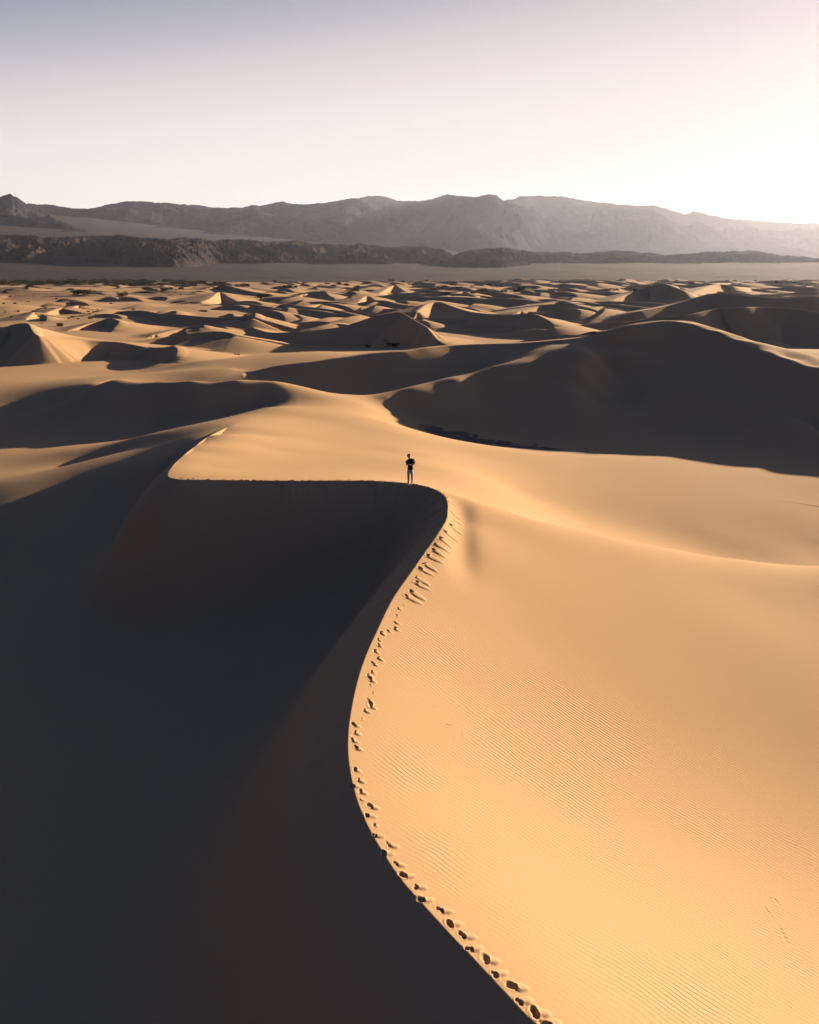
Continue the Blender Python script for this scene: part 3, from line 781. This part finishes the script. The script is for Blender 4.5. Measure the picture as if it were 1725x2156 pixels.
for sd, SH, EL, WR in (('l', SHL, ELL, WRL), ('r', SHR, ELR, WRR)):
    B['sh'+sd] = SH+(.045,); B['ua'+sd] = L_(SH, EL, .5)+(.042,); B['el'+sd] = EL+(.042,); B['fa'+sd] = L_(EL, WR, .35)+(.041,); B['wr'+sd] = WR+(.026, .022)
    E += [('chest', 'sh'+sd), ('sh'+sd, 'ua'+sd), ('ua'+sd, 'el'+sd), ('el'+sd, 'fa'+sd), ('fa'+sd, 'wr'+sd)]
    up = Vector(WR)-Vector(EL); up.normalize(); side = up.cross(Vector((0, -1, .2))).normalized() if sd == 'l' else up.cross(Vector((0, 0, 1))).normalized()
    nrm = side.cross(up).normalized()
    P0 = Vector(WR)+up*.075; B['palm'+sd] = tuple(P0)+(.036, .018); E.append(('wr'+sd, 'palm'+sd))
    for fi, (off, ln) in enumerate(((-.03, .062), (-.010, .075), (.010, .070), (.029, .055))):
        a1 = P0+side*off+up*.022; a2 = a1+up*ln*.6+nrm*.008; a3 = a2+up*ln*.4+nrm*.035
        for q_, p_ in enumerate((a1, a2, a3)): B['f%d%d%s' % (fi, q_, sd)] = tuple(p_)+(.0105-.0015*q_,)
        E += [('palm'+sd, 'f%d0%s' % (fi, sd)), ('f%d0%s' % (fi, sd), 'f%d1%s' % (fi, sd)), ('f%d1%s' % (fi, sd), 'f%d2%s' % (fi, sd))]
    th = Vector(WR)+up*.03+side*(-.034); th2 = th+up*.035-side*.025+nrm*.02
    B['t0'+sd] = tuple(th)+(.013,); B['t1'+sd] = tuple(th2)+(.011,); E += [('wr'+sd, 't0'+sd), ('t0'+sd, 't1'+sd)]
for sd, FT, hx_ in (('l', FL, -.085), ('r', FR, .085)):
    K = ((FT[0]*.95), FT[1]-.035, .50)
    B['hip'+sd] = (hx_, 0, .86, .095, .10); B['th'+sd] = L_((hx_, 0, .86), K, .5)+(.088, .092); B['kn'+sd] = K+(.064,)
    B['cf'+sd] = L_(K, (FT[0], FT[1], .09), .33)[:1]+(L_(K, (FT[0], FT[1], .09), .33)[1]+.012,)+L_(K, (FT[0], FT[1], .09), .33)[2:]+(.067,)
    B['ak'+sd] = (FT[0], FT[1], .10, .044); B['to'+sd] = (FT[0]-.09, FT[1]-.14, .035, .036, .028); B['hl'+sd] = (FT[0]+.01, FT[1]+.03, .035, .034)
    E += [('pelvis', 'hip'+sd), ('hip'+sd, 'th'+sd), ('th'+sd, 'kn'+sd), ('kn'+sd, 'cf'+sd), ('cf'+sd, 'ak'+sd), ('ak'+sd, 'hl'+sd), ('ak'+sd, 'to'+sd)]
skin_obj('body', skin_m, per, B, E, 'pelvis')
def loft(bm, rings, n=14, cap=True):
    """rings: (centre, radius x, radius y, axis) joined into a tube"""
    out = []
    for k, (c_, rx, ry, ax) in enumerate(rings):
        ax = Vector(ax).normalized(); u = ax.cross(Vector((0, 1, 0)));
        if u.length < .2: u = ax.cross(Vector((1, 0, 0)))
        u.normalize(); v = ax.cross(u).normalized()
        out.append([bm.verts.new(Vector(c_)+u*math.cos(t/n*6.28319)*rx+v*math.sin(t/n*6.28319)*ry*(1+.04*math.sin(t*2.3+k))) for t in range(n)])
    for a, b in zip(out[:-1], out[1:]):
        for t in range(n): bm.faces.new((a[t], a[(t+1) % n], b[(t+1) % n], b[t]))
    if cap:
        bm.faces.new(out[0][::-1]); bm.faces.new(out[-1])
def loft_obj(name, mat, parent, tubes):
    bm = bmesh.new()
    for t in tubes: loft(bm, t)
    bmesh.ops.recalc_face_normals(bm, faces=bm.faces[:])
    me = bpy.data.meshes.new(name); bm.to_mesh(me); bm.free()
    for p in me.polygons: p.use_smooth = True
    o = link(name, me, mat, parent)
    return o
Z_ = (0, 0, 1)
tubes = [[((0, 0, .875), .160, .125, Z_), ((0, 0, .93), .156, .122, Z_), ((.003, -.003, 1.06), .142, .112, Z_), ((.01, -.008, 1.2), .155, .118, Z_), ((.017, -.01, 1.33), .178, .125, Z_),
          ((.02, -.01, 1.43), .188, .118, Z_), ((.022, -.01, 1.485), .15, .10, Z_), ((.025, -.012, 1.52), .075, .075, Z_), ((.02, -.016, 1.535), .066, .066, Z_)]]
for SH, EL in ((SHL, ELL), (SHR, ELR)):
    ax = Vector(EL)-Vector(SH); inn = L_(SH, (0.02, -.01, 1.42), .35)
    tubes.append([(Vector(inn)+Vector((0, 0, .02)), .05, .055, Vector(SH)-Vector(inn)+Vector((0, 0, -.05))), (L_(SH, EL, -.02), .058, .06, ax), (L_(SH, EL, .12), .06, .062, ax), (L_(SH, EL, .5), .056, .058, ax), (L_(SH, EL, .82), .055, .057, ax), (L_(SH, EL, .85), .054, .056, ax)])
loft_obj('t_shirt', shirt_m, per, tubes)
tubes = [[((0, 0, .80), .135, .11, Z_), ((0, 0, .86), .152, .118, Z_), ((0, 0, .95), .148, .115, Z_), ((0, 0, 1.0), .135, .105, Z_)]]
for FT, hx_ in ((FL, -.085), (FR, .085)):
    K = ((FT[0]*.95), FT[1]-.035, .50); H0 = (hx_*.9, 0, .87); ax = Vector(K)-Vector(H0)
    tubes.append([(H0, .075, .10, ax), (L_(H0, K, .3), .088, .098, ax), (L_(H0, K, .6), .082, .088, ax), (L_(H0, K, .78), .078, .083, ax), (L_(H0, K, .80), .076, .081, ax)])
loft_obj('shorts', shorts_m, per, tubes)
# hair: a close cap over the skull with a fuller top, and two eyes
bm = bmesh.new(); bmesh.ops.create_icosphere(bm, subdivisions=3, radius=1)
hc = Vector((-.082, -.088, 1.70))
for v in list(bm.verts):
    d_ = v.co.normalized()
    if d_.z < -.05-.45*max(0, d_.y) + .55*max(0, -d_.y-.1): continue
keep = []
for v in bm.verts:
    d_ = v.co.copy(); lump = .012*math.sin(d_.x*9+2)*math.sin(d_.y*8)*max(0, d_.z+.3)
    v.co = hc+Vector((d_.x*(.092+lump), d_.y*(.104+lump), d_.z*(.088+lump*1.5)+.01))
dl = [f for f in bm.faces if (f.calc_center_median()-hc).z < -.035+.10*max(0, -(f.calc_center_median()-hc).y/.1-.15)-.03*max(0, (f.calc_center_median()-hc).y/.1)]
bmesh.ops.delete(bm, geom=dl, context='FACES')
me = bpy.data.meshes.new('hair'); bm.to_mesh(me); bm.free()
for p in me.polygons: p.use_smooth = True
o = link('hair', me, hair_m, per); sd_ = o.modifiers.new('thick', 'SOLIDIFY'); sd_.thickness = .012
eye_m = plain_mat('eye', (.03, .02, .018), .3, .5, .1, 30)
for ex in (-.032, .028):
    bm = bmesh.new(); bmesh.ops.create_uvsphere(bm, u_segments=10, v_segments=8, radius=.011)
    me = bpy.data.meshes.new('eye'); bm.to_mesh(me); bm.free(); o = link('eye', me, eye_m, per); o.location = (-.092+ex, -.192+abs(ex)*.2, 1.665)
for sd, FT in (('l', FL), ('r', FR)):
    skin_obj('sock', white_m, per, {'a': (FT[0], FT[1], .20, .046), 'b': (FT[0], FT[1], .09, .044)}, [('a', 'b')], 'a', 1)
    skin_obj('shoe', white_m, per, {'a': (FT[0]+.012, FT[1]+.035, .045, .046), 'b': (FT[0]-.03, FT[1]-.045, .05, .052, .045), 'c': (FT[0]-.09, FT[1]-.14, .04, .05, .036)}, [('a', 'b'), ('b', 'c')], 'b')
PX_, PY_ = hit(864, 1019.5) or at(862, 1018, .1)[:2]
per.scale = (1.22, 1.2, 1.2)
per.location = (PX_, PY_, ground_z(PX_, PY_)-.02)
print('person at', tuple(per.location))

# ------------------------------------------------------------------ haze
hz_me = bpy.data.meshes.new('haze'); bm = bmesh.new(); bmesh.ops.create_cube(bm, size=1); bm.to_mesh(hz_me); bm.free()
hz = bpy.data.objects.new('haze', hz_me); COL.objects.link(hz)
hz.scale = (86000, 86000, 1800); hz.location = (0, 0, 1800/2-60)
hz['kind'] = 'stuff'
hm = bpy.data.materials.new('haze'); hm.use_nodes = True; nt = hm.node_tree; nt.nodes.clear()
o_ = nt.nodes.new('ShaderNodeOutputMaterial'); pv = nt.nodes.new('ShaderNodeVolumePrincipled')
pv.inputs['Color'].default_value = (.73, .77, .98, 1); pv.inputs['Density'].default_value = 1.12e-5
pv.inputs['Anisotropy'].default_value = .57
nt.links.new(pv.outputs[0], o_.inputs['Volume']); hz_me.materials.append(hm)

# ------------------------------------------------------------------ light
sun_d = bpy.data.lights.new('sun', 'SUN'); sun = bpy.data.objects.new('sun', sun_d); COL.objects.link(sun)
sun_d.energy = 5; sun_d.angle = math.radians(.6); sun_d.color = (1, .80, .565)
sun.rotation_euler = Vector(SDIR).to_track_quat('Z', 'Y').to_euler()
wd_ = bpy.data.worlds.new('World'); scene.world = wd_; wd_.use_nodes = True
nt = wd_.node_tree; nt.nodes.clear()
wo = nt.nodes.new('ShaderNodeOutputWorld'); bg = nt.nodes.new('ShaderNodeBackground')
EXPO = 2.06
sky = nt.nodes.new('ShaderNodeTexSky'); sky.sky_type = 'NISHITA'; sky.sun_disc = False
sky.sun_elevation = SUN_EL; sky.sun_rotation = SUN_AZ; sky.air_density = 1.0; sky.dust_density = 1.0; sky.ozone_density = 1.5
bg2 = nt.nodes.new('ShaderNodeBackground'); add = nt.nodes.new('ShaderNodeAddShader')
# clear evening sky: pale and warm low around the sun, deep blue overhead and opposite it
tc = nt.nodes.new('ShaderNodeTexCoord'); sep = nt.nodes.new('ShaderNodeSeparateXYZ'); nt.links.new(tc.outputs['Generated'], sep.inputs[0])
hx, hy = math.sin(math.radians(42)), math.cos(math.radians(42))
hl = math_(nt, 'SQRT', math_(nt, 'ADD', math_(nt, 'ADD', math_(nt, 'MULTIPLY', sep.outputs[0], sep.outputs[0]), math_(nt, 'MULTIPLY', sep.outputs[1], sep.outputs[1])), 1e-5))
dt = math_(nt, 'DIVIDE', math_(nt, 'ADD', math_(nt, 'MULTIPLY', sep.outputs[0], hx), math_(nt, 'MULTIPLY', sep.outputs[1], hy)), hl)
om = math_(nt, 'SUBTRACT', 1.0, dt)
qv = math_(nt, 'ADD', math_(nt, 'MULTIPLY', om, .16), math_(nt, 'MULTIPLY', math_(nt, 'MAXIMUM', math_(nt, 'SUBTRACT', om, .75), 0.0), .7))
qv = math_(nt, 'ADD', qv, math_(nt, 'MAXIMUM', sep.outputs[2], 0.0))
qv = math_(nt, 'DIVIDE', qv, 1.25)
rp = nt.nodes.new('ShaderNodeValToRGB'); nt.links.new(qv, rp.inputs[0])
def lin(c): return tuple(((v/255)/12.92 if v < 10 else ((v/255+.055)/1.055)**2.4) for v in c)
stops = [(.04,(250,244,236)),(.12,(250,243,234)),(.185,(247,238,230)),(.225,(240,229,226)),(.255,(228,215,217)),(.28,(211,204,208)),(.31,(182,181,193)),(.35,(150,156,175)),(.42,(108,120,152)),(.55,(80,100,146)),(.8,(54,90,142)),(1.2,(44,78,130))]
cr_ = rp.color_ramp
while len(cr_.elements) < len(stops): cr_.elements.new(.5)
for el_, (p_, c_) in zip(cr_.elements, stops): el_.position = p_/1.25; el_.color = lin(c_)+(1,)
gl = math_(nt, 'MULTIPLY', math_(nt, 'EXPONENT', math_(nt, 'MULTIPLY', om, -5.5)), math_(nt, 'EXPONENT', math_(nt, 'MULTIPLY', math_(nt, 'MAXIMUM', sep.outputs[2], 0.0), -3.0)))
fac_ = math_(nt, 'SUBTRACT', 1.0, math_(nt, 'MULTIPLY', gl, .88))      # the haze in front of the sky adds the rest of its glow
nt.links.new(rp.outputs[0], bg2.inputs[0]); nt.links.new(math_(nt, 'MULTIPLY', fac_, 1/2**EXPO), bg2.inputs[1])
# the physical sky adds its own tint over the same dome
nt.links.new(sky.outputs[0], bg.inputs[0]); bg.inputs[1].default_value = .0003
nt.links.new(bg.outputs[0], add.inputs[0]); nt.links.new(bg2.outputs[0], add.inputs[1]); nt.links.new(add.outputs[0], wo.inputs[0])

scene.view_settings.view_transform = 'Standard'; scene.view_settings.look = 'None'
scene.view_settings.exposure = EXPO; scene.view_settings.gamma = 1
scene.cycles.volume_bounces = 0
scene.cycles.max_bounces = 4
